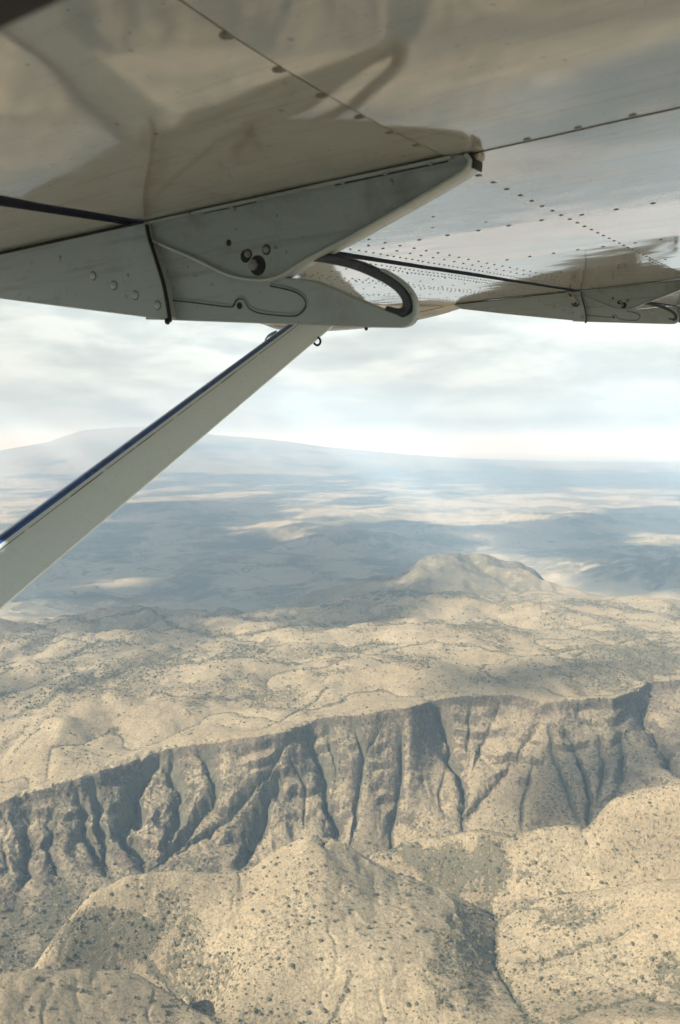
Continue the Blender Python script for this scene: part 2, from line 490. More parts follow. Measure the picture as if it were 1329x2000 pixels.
# slope, rock and scrub masks
dr_x, dr_y, dr_z = np.gradient(X, axis=0), np.gradient(Y, axis=0), np.gradient(Z, axis=0)
dc_x, dc_y, dc_z = np.gradient(X, axis=1), np.gradient(Y, axis=1), np.gradient(Z, axis=1)
nx, ny, nz = dr_y * dc_z - dr_z * dc_y, dr_z * dc_x - dr_x * dc_z, dr_x * dc_y - dr_y * dc_x
nl = np.sqrt(nx * nx + ny * ny + nz * nz) + 1e-9
slope = np.abs(nz) / nl                          # 1 flat, 0 vertical
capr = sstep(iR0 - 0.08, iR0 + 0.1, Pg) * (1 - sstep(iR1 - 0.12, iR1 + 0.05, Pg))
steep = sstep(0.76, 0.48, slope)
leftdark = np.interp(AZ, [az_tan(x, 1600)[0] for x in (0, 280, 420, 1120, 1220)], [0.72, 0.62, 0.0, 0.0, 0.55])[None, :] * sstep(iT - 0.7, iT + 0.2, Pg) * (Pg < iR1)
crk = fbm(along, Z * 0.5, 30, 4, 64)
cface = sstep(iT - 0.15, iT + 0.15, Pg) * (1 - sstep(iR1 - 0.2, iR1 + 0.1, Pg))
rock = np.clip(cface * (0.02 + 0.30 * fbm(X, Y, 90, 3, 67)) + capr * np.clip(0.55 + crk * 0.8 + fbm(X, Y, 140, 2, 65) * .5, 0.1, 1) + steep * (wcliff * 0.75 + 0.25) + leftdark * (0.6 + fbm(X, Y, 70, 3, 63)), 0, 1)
scr = sstep(-0.05, 0.55, fbm(fx, fy, 190, 5, 60, 0.6)) * 0.55
veg = np.clip(veg + scr * (wfore * 0.35 + wcliff * 0.55 + wplat * 0.8) + steep * 0.2 + cface * 0.12, 0, 1)
lines = sstep(0.035, 0.0, np.abs(fbm(fx, fy, 520, 4, 15))) * wplat * 0.85
pv2 = (0.12 + 0.88 * sstep(-0.45, 0.75, fbm(fx, fy, 1300, 7, 66, 0.72))) * wplain * 1.0
pv2 = np.maximum(pv2, 0.85 * sstep(60, 260, Zm) * (0.8 + 0.4 * fbm(X, Y, 3000, 4, 68)))
veg = np.maximum(veg, pv2)
lines2 = np.maximum(sstep(0.035, 0.0, np.abs(fbm(fx, fy, 1400, 5, 17))), sstep(0.03, 0.0, np.abs(fbm(fx, fy, 2300, 5, 23)))) * wplain * 1.0
veg = np.clip(np.maximum(np.maximum(veg, lines), lines2), 0, 1)
floor_v = sstep(6.3, 6.9, Pg) * (1 - sstep(iT - 0.1, iT + 0.35, Pg)) * np.interp(AZ, [-0.45, -0.2, -0.05, 0.1], [0.75, 0.65, 0.4, 0.2])[None, :]
veg = np.maximum(veg, floor_v * (0.8 + 0.8 * fbm(X, Y, 50, 4, 73)))
# leeward slopes that carry thicker brush: the flank of the big hill at left, the grey ridge, the hill's right flank
BR = [([(110, 1850), (180, 1780), (230, 1800), (300, 1830), (260, 1880), (120, 1885)], .85), ([(320, 1800), (420, 1840), (430, 1960), (350, 1900)], .55), ([(770, 1680), (850, 1650), (960, 1660), (990, 1720), (930, 1755), (820, 1700)], .8),
      ([(860, 1780), (930, 1790), (955, 1850), (930, 1960), (870, 1950), (890, 1860)], .5), ([(1060, 1800), (1130, 1770), (1180, 1780), (1110, 1815)], .6), ([(1290, 1900), (1329, 1890), (1329, 1940)], .6),
      ([(790, 1130), (850, 1095), (960, 1095), (1030, 1130), (900, 1150), (820, 1170)], .8), ([(1120, 1290), (1329, 1260), (1329, 1310), (1180, 1320)], .6), ([(130, 1330), (250, 1290), (400, 1270), (330, 1310), (180, 1350)], .5)]
for pts, v in BR:
    P = np.array([hit(px, py, Z) for px, py in pts])
    cx, cy = P.mean(0)
    S = np.cov((P - P.mean(0)).T) * 2.0 + np.eye(2) * 60
    Si = np.linalg.inv(S)
    dx, dy = X - cx, Y - cy
    e = Si[0, 0] * dx * dx + 2 * Si[0, 1] * dx * dy + Si[1, 1] * dy * dy
    msk = sstep(1.5, 0.5, e + 0.9 * fbm(X, Y, 40, 4, 70))
    veg = np.maximum(veg, v * msk)
    if pts[0] == (790, 1130):
        hm_ = sstep(40, 130, Zh) * (Dg > 3200) * (Dg < 7000)
        rock = np.maximum(rock, 0.75 * hm_ * (0.8 + fbm(X, Y, 160, 4, 71)))
        veg = np.maximum(veg, 0.6 * hm_ * (0.8 + fbm(X, Y, 90, 4, 72)))

idx = np.arange(NR * NC).reshape(NR, NC)
quads = np.stack([idx[:-1, :-1], idx[:-1, 1:], idx[1:, 1:], idx[1:, :-1]], -1).reshape(-1, 4)

tm, tt, tb = new_mat('dry_savanna_ground')
geo = tt.nodes.new('ShaderNodeNewGeometry')
pos = geo.outputs['Position']
av = nd(tt, 'ShaderNodeAttribute', attribute_name='scrub')
ar = nd(tt, 'ShaderNodeAttribute', attribute_name='rock')
n_big = noise_n(tt, pos, 0.004, 6, 0.6)
n_mid = noise_n(tt, pos, 0.03, 6, 0.65)
n_fine = noise_n(tt, pos, 0.25, 5, 0.7)
soil = ramp(tt, n_big, [(0.3, (0.245, 0.186, 0.108)), (0.5, (0.300, 0.238, 0.142)), (0.72, (0.335, 0.275, 0.172))])
soil = mixc(tt, ramp(tt, n_mid, [(0.38, 0.45), (0.6, 0.0)]), soil, (0.180, 0.145, 0.088))
soil = mixc(tt, ramp(tt, n_fine, [(0.38, 0.85), (0.56, 0.0)]), soil, (0.135, 0.112, 0.069))
apl = nd(tt, 'ShaderNodeAttribute', attribute_name='plain')
soil = mixc(tt, math_n(tt, 'MULTIPLY', apl.outputs['Fac'], 0.6), soil, (0.315, 0.272, 0.192))
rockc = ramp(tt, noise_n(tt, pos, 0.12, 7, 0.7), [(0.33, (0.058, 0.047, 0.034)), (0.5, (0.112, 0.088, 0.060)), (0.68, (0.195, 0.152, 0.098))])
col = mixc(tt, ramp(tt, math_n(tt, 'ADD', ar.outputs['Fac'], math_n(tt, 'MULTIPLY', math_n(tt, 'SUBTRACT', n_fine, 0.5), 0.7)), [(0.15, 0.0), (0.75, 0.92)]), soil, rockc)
# low scrub: speckle whose cover follows the mask
sp1 = noise_n(tt, pos, 0.17, 3, 0.6)
vor = nd(tt, 'ShaderNodeTexVoronoi', feature='F1', n_2=0.075)
tt.links.new(pos, vor.inputs['Vector'])
dots = math_n(tt, 'SUBTRACT', 0.62, vor.outputs['Distance'])
cov = math_n(tt, 'ADD', math_n(tt, 'MULTIPLY', av.outputs['Fac'], 0.70), math_n(tt, 'MULTIPLY', math_n(tt, 'SUBTRACT', sp1, 0.52), 1.9))
cov = math_n(tt, 'ADD', cov, math_n(tt, 'MULTIPLY', math_n(tt, 'SUBTRACT', n_fine, 0.5), 1.8))
scrubm = ramp(tt, cov, [(0.26, 0.0), (0.50, 0.80)])
scrubc = ramp(tt, noise_n(tt, pos, 0.02, 3), [(0.35, (0.062, 0.063, 0.040)), (0.65, (0.095, 0.088, 0.056))])
col = mixc(tt, scrubm, col, scrubc)
tt.links.new(col, tb.inputs['Base Color'])
tb.inputs['Roughness'].default_value = 0.95
tb.inputs['Specular IOR Level'].default_value = 0.1
bp = nd(tt, 'ShaderNodeBump', i_Strength=1.0, i_Distance=2.2)
tt.links.new(math_n(tt, 'ADD', noise_n(tt, pos, 0.10, 8, 0.76), math_n(tt, 'MULTIPLY', scrubm, 0.5)), bp.inputs['Height'])
tt.links.new(bp.outputs[0], tb.inputs['Normal'])

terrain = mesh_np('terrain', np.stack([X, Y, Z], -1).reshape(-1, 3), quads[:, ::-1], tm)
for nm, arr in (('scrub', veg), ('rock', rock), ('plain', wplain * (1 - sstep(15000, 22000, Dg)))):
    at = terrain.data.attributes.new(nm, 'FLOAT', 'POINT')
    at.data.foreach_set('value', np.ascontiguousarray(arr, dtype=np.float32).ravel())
terrain['kind'] = 'structure'
terrain['label'] = 'dry tan savanna hills, escarpment and hazy plain'

# ------------------------------------------------------------------ bushes
elev = (Z - CAMZ) / np.maximum(Dg, 1)
run = np.maximum.accumulate(elev, axis=0)
vis = elev >= run - 2e-4
area = np.zeros_like(Z)
area[:-1, :-1] = (np.hypot(dr_x, dr_y) * np.hypot(dc_x, dc_y))[:-1, :-1]
clump = sstep(-0.25, 0.5, fbm(X, Y, 60, 4, 90, 0.6))
dens = (0.0042 + 0.0105 * clump ** 1.3 + 0.075 * veg) * (wfore + wcliff * 0.8 + wplat * 0.8)
dens *= (Dg > 680) & (Dg < 3300) & (np.abs(AZg) < 0.5)
dens *= np.where(Dg > 1900, 0.9, 1.0)
lam = (dens * area).ravel()
N_B = min(int(lam.sum()), 270000)
pick = rng.choice(lam.size, N_B, p=lam / lam.sum())
ri, ci = np.unravel_index(pick, Z.shape)
ri, ci = np.minimum(ri, NR - 2), np.minimum(ci, NC - 2)
fu, fv = rng.random(N_B), rng.random(N_B)


def samp(F):
    return (F[ri, ci] * (1 - fu) + F[ri + 1, ci] * fu) * (1 - fv) + (F[ri, ci + 1] * (1 - fu) + F[ri + 1, ci + 1] * fu) * fv


BXY = np.stack([samp(X), samp(Y), samp(Z)], -1)
BR_ = np.clip(rng.lognormal(-0.28, 0.55, N_B), 0.40, 2.7)
bd = np.hypot(BXY[:, 0], BXY[:, 1])
BR_ *= np.where(bd > 1900, 1.25, 1.0)

bm_, bt, bb = new_mat('bush_foliage')
oi = bt.nodes.new('ShaderNodeNewGeometry')
bc = ramp(bt, noise_n(bt, oi.outputs['Position'], 0.06, 2), [(0.35, (0.045, 0.048, 0.026)), (0.5, (0.072, 0.070, 0.040)), (0.66, (0.118, 0.106, 0.062))])
bc = mixc(bt, ramp(bt, noise_n(bt, oi.outputs['Position'], 1.1, 3, 0.7), [(0.4, 0.0), (0.62, 0.6)]), bc, (0.125, 0.112, 0.066))
bt.links.new(bc, bb.inputs['Base Color'])
bb.inputs['Roughness'].default_value = 1.0
bb.inputs['Specular IOR Level'].default_value = 0.0


def ico(sub):
    b = bmesh.new()
    bmesh.ops.create_icosphere(b, subdivisions=sub, radius=1.0)
    v = np.array([p.co[:] for p in b.verts])
    f = np.array([[q.index for q in t.verts] for t in b.faces])
    b.free()
    return v, f


def bush_shape(sub, seed):
    v, f = ico(sub)
    r = np.random.default_rng(seed)
    k = r.normal(size=(5, 3)); ph = r.random(5) * 6
    s = sum(np.sin(v @ k[i] * 2.2 + ph[i]) for i in range(5)) * 0.09
    v = v * (1 + s + r.normal(0, 0.13, len(v)))[:, None]
    v[:, 2] = v[:, 2] * 0.68 + 0.5
    v[:, 2] = np.maximum(v[:, 2], -0.25)
    return v, f


# the 300 that show largest are things of their own
prj = np.stack([BXY[:, 0], BXY[:, 1] * math.sin(PITCH) * 0 + BXY[:, 1], BXY[:, 2] - CAMZ], -1)
cp, sp = math.cos(PITCH), math.sin(PITCH)
dep = prj[:, 1] * cp - prj[:, 2] * sp
up = prj[:, 1] * sp + prj[:, 2] * cp
PXX, PYY = 664.5 + FPX * prj[:, 0] / dep, 1000 - FPX * up / dep
seen = vis[ri, ci] & (PXX > 6) & (PXX < 1323) & (PYY < 1990)
size = np.where(seen, BR_ / dep, 0)
order = np.argsort(-size)
top = order[:300]
protos = []
for s in range(6):
    v, f = bush_shape(3, 100 + s)
    me = bpy.data.meshes.new('bush')
    me.from_pydata(v.tolist(), [], f.tolist())
    me.materials.append(bm_)
    protos.append(me)
base_bush = bpy.data.objects.new('bush', protos[0])
base_bush['category'] = 'bush'
base_bush['group'] = 'bushes dotted over the near tan hills'
for n_, k in enumerate(top):
    o = base_bush if n_ == 0 else base_bush.copy()
    o.data = protos[n_ % 6]
    o.location = BXY[k]
    r = BR_[k]
    o.scale = (r * random.uniform(.85, 1.2), r * random.uniform(.85, 1.2), r * random.uniform(.8, 1.1))
    o.rotation_euler = (0, 0, random.uniform(0, 6.28))
    px, py = PXX[k], PYY[k]
    if px > 1000:
        lab = 'dark olive bush on the sunlit tan slope right of the scrubby gully'
    elif px > 900:
        lab = 'dark olive bush in or beside the scrubby gully between the two near tan hills'
    elif px < 430 and py > 1890:
        lab = 'dark olive bush on the small tan hill in the lower left corner'
    else:
        lab = 'dark olive bush on the big rounded tan hill in the near centre'
    o['label'] = lab
    COL.objects.link(o)

rest = np.setdiff1d(np.arange(N_B), top)
VV, FF, off = [], [], 0
shapes = {1: [bush_shape(1, 300 + i) for i in range(8)], 2: [bush_shape(2, 400 + i) for i in range(8)]}
near_cut = np.sort(bd)[min(14000, N_B - 1)]
for sub in (1, 2):
    for sidx in range(8):
        sel = rest[(rest % 8 == sidx) & ((bd[rest] < near_cut) == (sub == 2))]
        if not len(sel):
            continue
        v, f = shapes[sub][sidx]
        th = rng.random(len(sel)) * 6.28
        ct, st = np.cos(th)[:, None], np.sin(th)[:, None]
        r = BR_[sel][:, None]
        sx = r * rng.uniform(.85, 1.3, (len(sel), 1))
        sy = r * rng.uniform(.85, 1.3, (len(sel), 1))
        xx, yy = v[None, :, 0] * sx, v[None, :, 1] * sy
        P = np.stack([xx * ct - yy * st + BXY[sel, 0:1], xx * st + yy * ct + BXY[sel, 1:2], v[None, :, 2] * r * rng.uniform(.75, 1.1, (len(sel), 1)) + BXY[sel, 2:3]], -1)
        VV.append(P.reshape(-1, 3))
        FF.append((f[None] + (np.arange(len(sel)) * len(v))[:, None, None]).reshape(-1, 3) + off)
        off += len(sel) * len(v)
scrub = mesh_np('scrub', np.concatenate(VV), np.concatenate(FF), bm_, smooth=False)
scrub['kind'] = 'stuff'
scrub['label'] = 'scattered dark savanna scrub over the far slopes and plateau'

# ------------------------------------------------------------------ clouds high above: their shadows lie on the plain
# (pixel x, pixel y on the ground, half width px, half height px, weight); negative weights are sunlit gaps
SHD = [(300, 1060, 360, 75, 1.5), (60, 1110, 170, 40, .9), (650, 1080, 170, 60, 1.5), (560, 1115, 220, 34, 1.2), (480, 1175, 190, 26, 1.1), (430, 1205, 90, 14, .6), (590, 1215, 70, 10, .6), (822, 1140, 30, 26, 1.2), (880, 1055, 280, 20, 1.4), (905, 1115, 70, 20, -1.0), (1200, 1095, 190, 46, 1.6), (1235, 1122, 150, 26, 1.6), (945, 1122, 50, 14, .9), (835, 1152, 40, 14, 1.0), (1330, 1030, 200, 40, 1.),
       (700, 1035, 60, 14, .6), (900, 930, 260, 26, 1.), (1250, 935, 200, 18, .8), (1130, 1000, 120, 9, .9), (450, 940, 170, 12, .7), (250, 960, 260, 14, .5), (600, 985, 160, 10, .6), (1000, 1040, 150, 9, .6),
       (330, 1305, 110, 16, .62), (170, 1345, 70, 10, .55), (1285, 1295, 90, 22, 1.0), (1285, 1430, 90, 75, 1.2), (300, 1215, 60, 12, .4),
       (260, 1137, 100, 10, -1.5), (505, 1138, 45, 6, -1.), (900, 1048, 90, 9, -1.6), (600, 1040, 100, 22, -1.4), (370, 1098, 26, 7, -1.), (1130, 1095, 50, 13, -1.4), (1240, 1062, 110, 14, -1.2), (1050, 985, 160, 16, -1.0), (780, 1000, 200, 16, -.9), (1075, 1128, 36, 9, -1.0)]
CZ = 8500.0
cres = 90.0
gx, gy = np.arange(-9000, 16000, cres), np.arange(500, 37000, cres)
GX, GY = np.meshgrid(gx, gy)
fld = -0.56 + 0.80 * fbm(GX * .9, GY * .6, 1450, 6, 200, .62) * sstep(4200, 6500, GY) + 0.42 * fbm(GX, GY, 560, 4, 210, .6)
fld += sstep(7000, 12000, GY) * 0.22 * np.ones_like(GX)
wx = GX + 260 * fbm(GX, GY, 900, 3, 220) * sstep(1500, 6000, GY)
wy = GY + 420 * fbm(GX, GY, 1200, 3, 221) * sstep(1500, 6000, GY)
for px, py, hx, hy, w in SHD:
    c0, c1, c2, c3 = (hit(px - hx, py, Z), hit(px + hx, py, Z), hit(px, py + hy, Z), hit(px, py - hy, Z))
    cx, cy = (c0 + c1) / 2
    cm = (c2 + c3) / 2
    rx = max(abs(c1[0] - c0[0]) / 2, 30.0)
    ry = max(abs(c3[1] - c2[1]) / 2, 30.0)
    r2 = ((wx - cm[0]) / rx) ** 2 + ((wy - cm[1]) / ry) ** 2
    fld += w * 0.85 * np.exp(-r2 * 0.7)
keep = (GY > 1400)
th = 420.0 * sstep(0.0, 0.42, fld) * keep
th *= 1 - sstep(19000, 27000, GY) * sstep(-0.2, 0.25, fbm(GX, GY * .5, 2500, 3, 240) + 0.22)
th[0, :] = th[-1, :] = 0
th[:, 0] = th[:, -1] = 0
shift = to_sun * (CZ / to_sun.z)
CXw, CYw = GX + shift.x, GY + shift.y
bump = 1 + 0.35 * fbm(GX, GY, 420, 3, 230)
topv = np.stack([CXw, CYw, CZ + th * np.maximum(bump, .3)], -1).reshape(-1, 3)
botv = np.stack([CXw, CYw, CZ - 0.12 * th], -1).reshape(-1, 3)
pos_ = (th > 0).ravel()
n_v = len(topv)
ci_ = np.arange(n_v).reshape(th.shape)
cell = np.stack([ci_[:-1, :-1], ci_[:-1, 1:], ci_[1:, 1:], ci_[1:, :-1]], -1).reshape(-1, 4)
cell = cell[pos_[cell].any(1)]
bmap = np.where(pos_, np.arange(n_v) + n_v, np.arange(n_v))
allv = np.concatenate([topv, botv])
qd = np.concatenate([cell, bmap[cell][:, ::-1]])
used, inv = np.unique(qd, return_inverse=True)
clm = bpy.data.materials.new('cloud_vapour')
clm.use_nodes = True
ct = clm.node_tree
ct.nodes.clear()
pv = nd(ct, 'ShaderNodeVolumePrincipled', i_Color=(0.95, 0.96, 0.97, 1), i_Density=0.0075, i_Anisotropy=0.3)
co = ct.nodes.new('ShaderNodeOutputMaterial')
ct.links.new(pv.outputs[0], co.inputs['Volume'])
clouds = mesh_np('clouds', allv[used], inv.reshape(qd.shape), clm)
clouds['kind'] = 'stuff'

# ------------------------------------------------------------------ haze: one closed box of even, thin, pale air
hm = bpy.data.materials.new('haze_air')
hm.use_nodes = True
ht = hm.node_tree
ht.nodes.clear()
hv = nd(ht, 'ShaderNodeVolumePrincipled', i_Color=(0.53, 0.78, 1.0, 1), i_Density=6.5e-5, i_Anisotropy=0.0)
hv.inputs['Absorption Color'].default_value = (1, 1, 1, 1)
ho = ht.nodes.new('ShaderNodeOutputMaterial')
ht.links.new(hv.outputs[0], ho.inputs['Volume'])
zlo, zhi, S = float(Z.min()) - 1.0, max(float(Z.max()), 1010.0) + 20.0, 165000.0
hvts = np.array([(x, y, z) for z in (zlo, zhi) for y in (-S, S) for x in (-S, S)], float)
haze = mesh_np('haze', hvts, np.array([[0, 2, 3, 1], [4, 5, 7, 6], [0, 1, 5, 4], [2, 6, 7, 3], [0, 4, 6, 2], [1, 3, 7, 5]]), hm, smooth=False)
haze['kind'] = 'stuff'
# ==AIRCRAFT==

# ------------------------------------------------------------------ the aircraft: underside of its wing, flap, brackets and strut
# local axes: u along the chord (aft), v along the span (outboard), z up; heights below the wing skin are written as w = -z
AX_C = np.array([0.86220, -0.50648, 0.00898])
AX_S = np.array([0.50066, 0.85472, 0.13711])
AX_S -= AX_C * (AX_C @ AX_S); AX_S /= np.linalg.norm(AX_S); AX_C /= np.linalg.norm(AX_C)
AX_U = np.cross(AX_C, AX_S)
root = bpy.data.objects.new('aircraft', None)
mw = Matrix.Identity(4)
for i, a in enumerate((AX_C, AX_S, AX_U)):
    for j in range(3):
        mw[j][i] = a[j]
mw.translation = Vector((-0.53034, 2.06179, CAMZ + 0.58791))
root.matrix_world = mw
COL.objects.link(root)
root['label'] = 'high-wing light aircraft seen from under its white riveted wing and strut'
root['category'] = 'aircraft'


class MB:
    def __init__(s):
        s.v, s.f, s.m, s.sm = [], [], [], []

    def add(s, verts, faces, mat=0, smooth=False):
        o = len(s.v)
        s.v += [tuple(map(float, p)) for p in verts]
        s.f += [tuple(int(i) + o for i in f) for f in faces]
        s.m += [mat] * len(faces)
        s.sm += [smooth] * len(faces)

    def grid(s, P, mat=0, smooth=True, flip=False):
        n, k = P.shape[:2]
        i = np.arange(n * k).reshape(n, k)
        q = np.stack([i[:-1, :-1], i[:-1, 1:], i[1:, 1:], i[1:, :-1]], -1).reshape(-1, 4)
        s.add(P.reshape(-1, 3), q[:, ::-1] if flip else q, mat, smooth)

    def prism(s, pts, v0, v1, mat=0, bev=0.0, seg=3):
        """outline of (u, w) points extruded from v0 (the near face) to v1, its rims rounded"""
        b = bmesh.new()
        vs = [b.verts.new((u, v0, -w)) for u, w in pts]
        fc = b.faces.new(vs)
        r = bmesh.ops.extrude_face_region(b, geom=[fc])
        nv = [g for g in r['geom'] if isinstance(g, bmesh.types.BMVert)]
        bmesh.ops.translate(b, verts=nv, vec=(0, v1 - v0, 0))
        bmesh.ops.recalc_face_normals(b, faces=b.faces[:])
        if bev:
            ed = [e for e in b.edges if abs(e.verts[0].co.y - e.verts[1].co.y) < 1e-6]
            bmesh.ops.bevel(b, geom=ed, offset=bev, segments=seg, profile=0.5, affect='EDGES', clamp_overlap=True)
        b.verts.index_update()
        s.add([p.co[:] for p in b.verts], [[q.index for q in f.verts] for f in b.faces], mat, False)
        b.free()

    def ribbon(s, path, half_t, v0, v1, mat=0, smooth=True, bev=0.0):
        """rectangular strip swept along a (u, w) path, thickness 2*half_t in the plane, from v0 to v1"""
        p = np.array(path, float)
        t = np.gradient(p, axis=0)
        t /= np.linalg.norm(t, axis=1)[:, None] + 1e-9
        nrm = np.stack([-t[:, 1], t[:, 0]], 1)
        e = bev or half_t * .35
        prof = [(-half_t + e, v0), (-half_t, v0 + e), (-half_t, v1 - e), (-half_t + e, v1), (half_t - e, v1), (half_t, v1 - e), (half_t, v0 + e), (half_t - e, v0)]
        P = np.array([[(p[i, 0] + nrm[i, 0] * a, vv, -(p[i, 1] + nrm[i, 1] * a)) for a, vv in prof + prof[:1]] for i in range(len(p))])
        s.grid(P, mat, smooth)
        k = len(prof)
        for e_ in (0, -1):
            s.add(P[e_, :k], [tuple(range(k))], mat, False)

    def tube(s, pts, r, mat=0, n=8):
        p = np.array(pts, float)
        t = np.gradient(p, axis=0)
        t /= np.linalg.norm(t, axis=1)[:, None] + 1e-9
        ref = np.array([0, 1, 0.1]); ref /= np.linalg.norm(ref)
        a = np.cross(t, ref); a /= np.linalg.norm(a, axis=1)[:, None] + 1e-9
        b = np.cross(t, a)
        th = np.linspace(0, 2 * np.pi, n + 1)
        P = p[:, None] + r * (np.cos(th)[None, :, None] * a[:, None] + np.sin(th)[None, :, None] * b[:, None])
        s.grid(P, mat, True)
        for e_ in (0, -1):
            s.add(P[e_, :n], [tuple(range(n))], mat, False)

    def dome(s, c, axis, r, hgt, mat=0, n=10, rings=3, flat=0.0):
        axis = np.array(axis, float); axis /= np.linalg.norm(axis)
        a = np.cross(axis, [0.31, 0.2, 0.93]); a /= np.linalg.norm(a)
        b = np.cross(axis, a)
        th = np.linspace(0, 2 * np.pi, n, endpoint=False)
        V, F = [], []
        for k in range(rings):
            ph = k / rings * np.pi / 2
            rr, hh = r * (flat + (1 - flat) * np.cos(ph)) if k else r, hgt * np.sin(ph)
            V += [np.array(c) + axis * hh + rr * (np.cos(q) * a + np.sin(q) * b) for q in th]
        V.append(np.array(c) + axis * hgt)
        for k in range(rings - 1):
            F += [(k * n + i, k * n + (i + 1) % n, (k + 1) * n + (i + 1) % n, (k + 1) * n + i) for i in range(n)]
        F += [((rings - 1) * n + i, (rings - 1) * n + (i + 1) % n, rings * n) for i in range(n)]
        s.add(V, F, mat, True)

    def disc(s, c, r, v_thick, mat=0, n=16):
        """flat round boss on a near face, axis along the span"""
        th = np.linspace(0, 2 * np.pi, n, endpoint=False)
        V = [(c[0] + r * math.cos(q), c[1], -c[2] + r * math.sin(q)) for q in th] + [(c[0] + r * math.cos(q), c[1] - v_thick, -c[2] + r * math.sin(q)) for q in th]
        F = [(i, (i + 1) % n, n + (i + 1) % n, n + i) for i in range(n)] + [tuple(range(n, 2 * n))]
        s.add(V, F, mat, False)

    def build(s, name, mats, parent):
        me = bpy.data.meshes.new(name)
        me.from_pydata(s.v, [], s.f)
        for m_ in mats:
            me.materials.append(m_)
        me.polygons.foreach_set('material_index', s.m)
        me.polygons.foreach_set('use_smooth', s.sm)
        me.update()
        o = bpy.data.objects.new(name, me)
        COL.objects.link(o)
        o.parent = parent
        return o


def spline(pts, n=8, closed=False):
    p = np.array(pts, float)
    out = []
    N = len(p)
    for i in range(N if closed else N - 1):
        p0, p1, p2, p3 = (p[(i + k) % N] if closed else p[min(max(i + k, 0), N - 1)] for k in (-1, 0, 1, 2))
        for k in range(n):
            t = k / n
            out.append(0.5 * (2 * p1 + (p2 - p0) * t + (2 * p0 - 5 * p1 + 4 * p2 - p3) * t * t + (3 * p1 - p0 - 3 * p2 + p3) * t ** 3))
    if not closed:
        out.append(p[-1])
    return np.array(out)


# paints
def paint(name, base, dirt, rough, ior, coat=0.0, dirt_scale=9.0, dirt_lo=0.50, dirt_hi=0.72, wave=0.0, dirt_max=0.5):
    m_, t_, b_ = new_mat(name)
    tcn = t_.nodes.new('ShaderNodeTexCoord')
    ob = tcn.outputs['Object']
    f1 = noise_n(t_, ob, dirt_scale, 7, 0.68, 0.3)
    f2 = noise_n(t_, ob, dirt_scale * 9, 4, 0.7)
    c_ = mixc(t_, ramp(t_, f1, [(dirt_lo, 0.0), (dirt_hi, dirt_max)]), base, dirt)
    c_ = mixc(t_, ramp(t_, f2, [(0.60, 0.0), (0.74, dirt_max * .7)]), c_, dirt)
    vs_ = t_.nodes.new('ShaderNodeVectorMath')                            # streaks drawn out along the airflow
    vs_.operation = 'MULTIPLY'
    vs_.inputs[1].default_value = (1.6, 26.0, 26.0)
    t_.links.new(ob, vs_.inputs[0])
    f3 = noise_n(t_, vs_.outputs[0], 1.6, 5, 0.65, 0.2)
    c_ = mixc(t_, ramp(t_, f3, [(0.52, 0.0), (0.70, dirt_max * .8)]), c_, dirt)
    f4 = noise_n(t_, ob, 55.0, 2, 0.5)                                    # chips and specks
    c_ = mixc(t_, ramp(t_, f4, [(0.70, 0.0), (0.74, dirt_max * 1.3)]), c_, (dirt[0] * .4, dirt[1] * .4, dirt[2] * .4))
    t_.links.new(c_, b_.inputs['Base Color'])
    rr = ramp(t_, f1, [(0.35, rough), (0.75, min(1.0, rough * 1.8))])
    t_.links.new(rr, b_.inputs['Roughness'])
    b_.inputs['IOR'].default_value = ior
    if coat:
        b_.inputs['Coat Weight'].default_value = coat
        b_.inputs['Coat Roughness'].default_value = rough
    if wave:
        bpn = nd(t_, 'ShaderNodeBump', i_Strength=1.0, i_Distance=wave)
        t_.links.new(noise_n(t_, ob, 3.2, 2, 0.4), bpn.inputs['Height'])
        t_.links.new(bpn.outputs[0], b_.inputs['Normal'])
    return m_


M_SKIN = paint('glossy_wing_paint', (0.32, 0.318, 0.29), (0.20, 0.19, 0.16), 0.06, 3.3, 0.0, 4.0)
M_RIV = paint('rivet_dark_reflection', (0.11, 0.105, 0.09), (0.07, 0.06, 0.05), 0.30, 1.5, 0.0, 30.0)  # darkened to imitate the ground reflected in the rivet domes
M_BRK = paint('bracket_paint', (0.25, 0.288, 0.28), (0.10, 0.105, 0.095), 0.36, 1.5, 0.0, 7.0)
M_FAIR = paint('fairing_paint', (0.30, 0.34, 0.335), (0.15, 0.155, 0.14), 0.30, 1.5, 0.0, 6.0, .52, .75)
M_STRUT = paint('strut_paint', (0.72, 0.81, 0.81), (0.38, 0.40, 0.38), 0.28, 1.5, 0.0, 5.0, .58, .85, 0.0, .16)
M_BLUE = paint('blue_paint', (0.03, 0.12, 0.38), (0.015, 0.04, 0.12), 0.25, 1.5)
M_PALEBLUE = paint('pale_blue_edge', (0.20, 0.32, 0.48), (0.1, 0.17, 0.3), 0.3, 1.5)
M_DARK = paint('slot_shade_and_sealant', (0.018, 0.018, 0.020), (0.05, 0.045, 0.04), 0.6, 1.4)  # dark sealant and holes, also the painted shade of the flap slot
M_RAIL = paint('worn_rail_steel', (0.022, 0.027, 0.036), (0.16, 0.165, 0.16), 0.42, 1.6, 0.0, 26.0, .52, .70)
M_STEEL = paint('dull_bolt_steel', (0.20, 0.20, 0.19), (0.06, 0.055, 0.05), 0.4, 1.6, 0.0, 40.0)
M_SCREW = paint('screw_paint', (0.36, 0.39, 0.375), (0.25, 0.25, 0.22), 0.3, 1.5, 0.0, 30.0)
M_BEIGE = paint('beige_edge_strip', (0.33, 0.30, 0.24), (0.15, 0.13, 0.10), 0.4, 1.5, 0.0, 8.0)

V0, V1 = -1.15, 15.0
vs = np.concatenate([np.arange(V0, 6.0, 0.035), np.arange(6.0, V1 + .01, 0.10)])


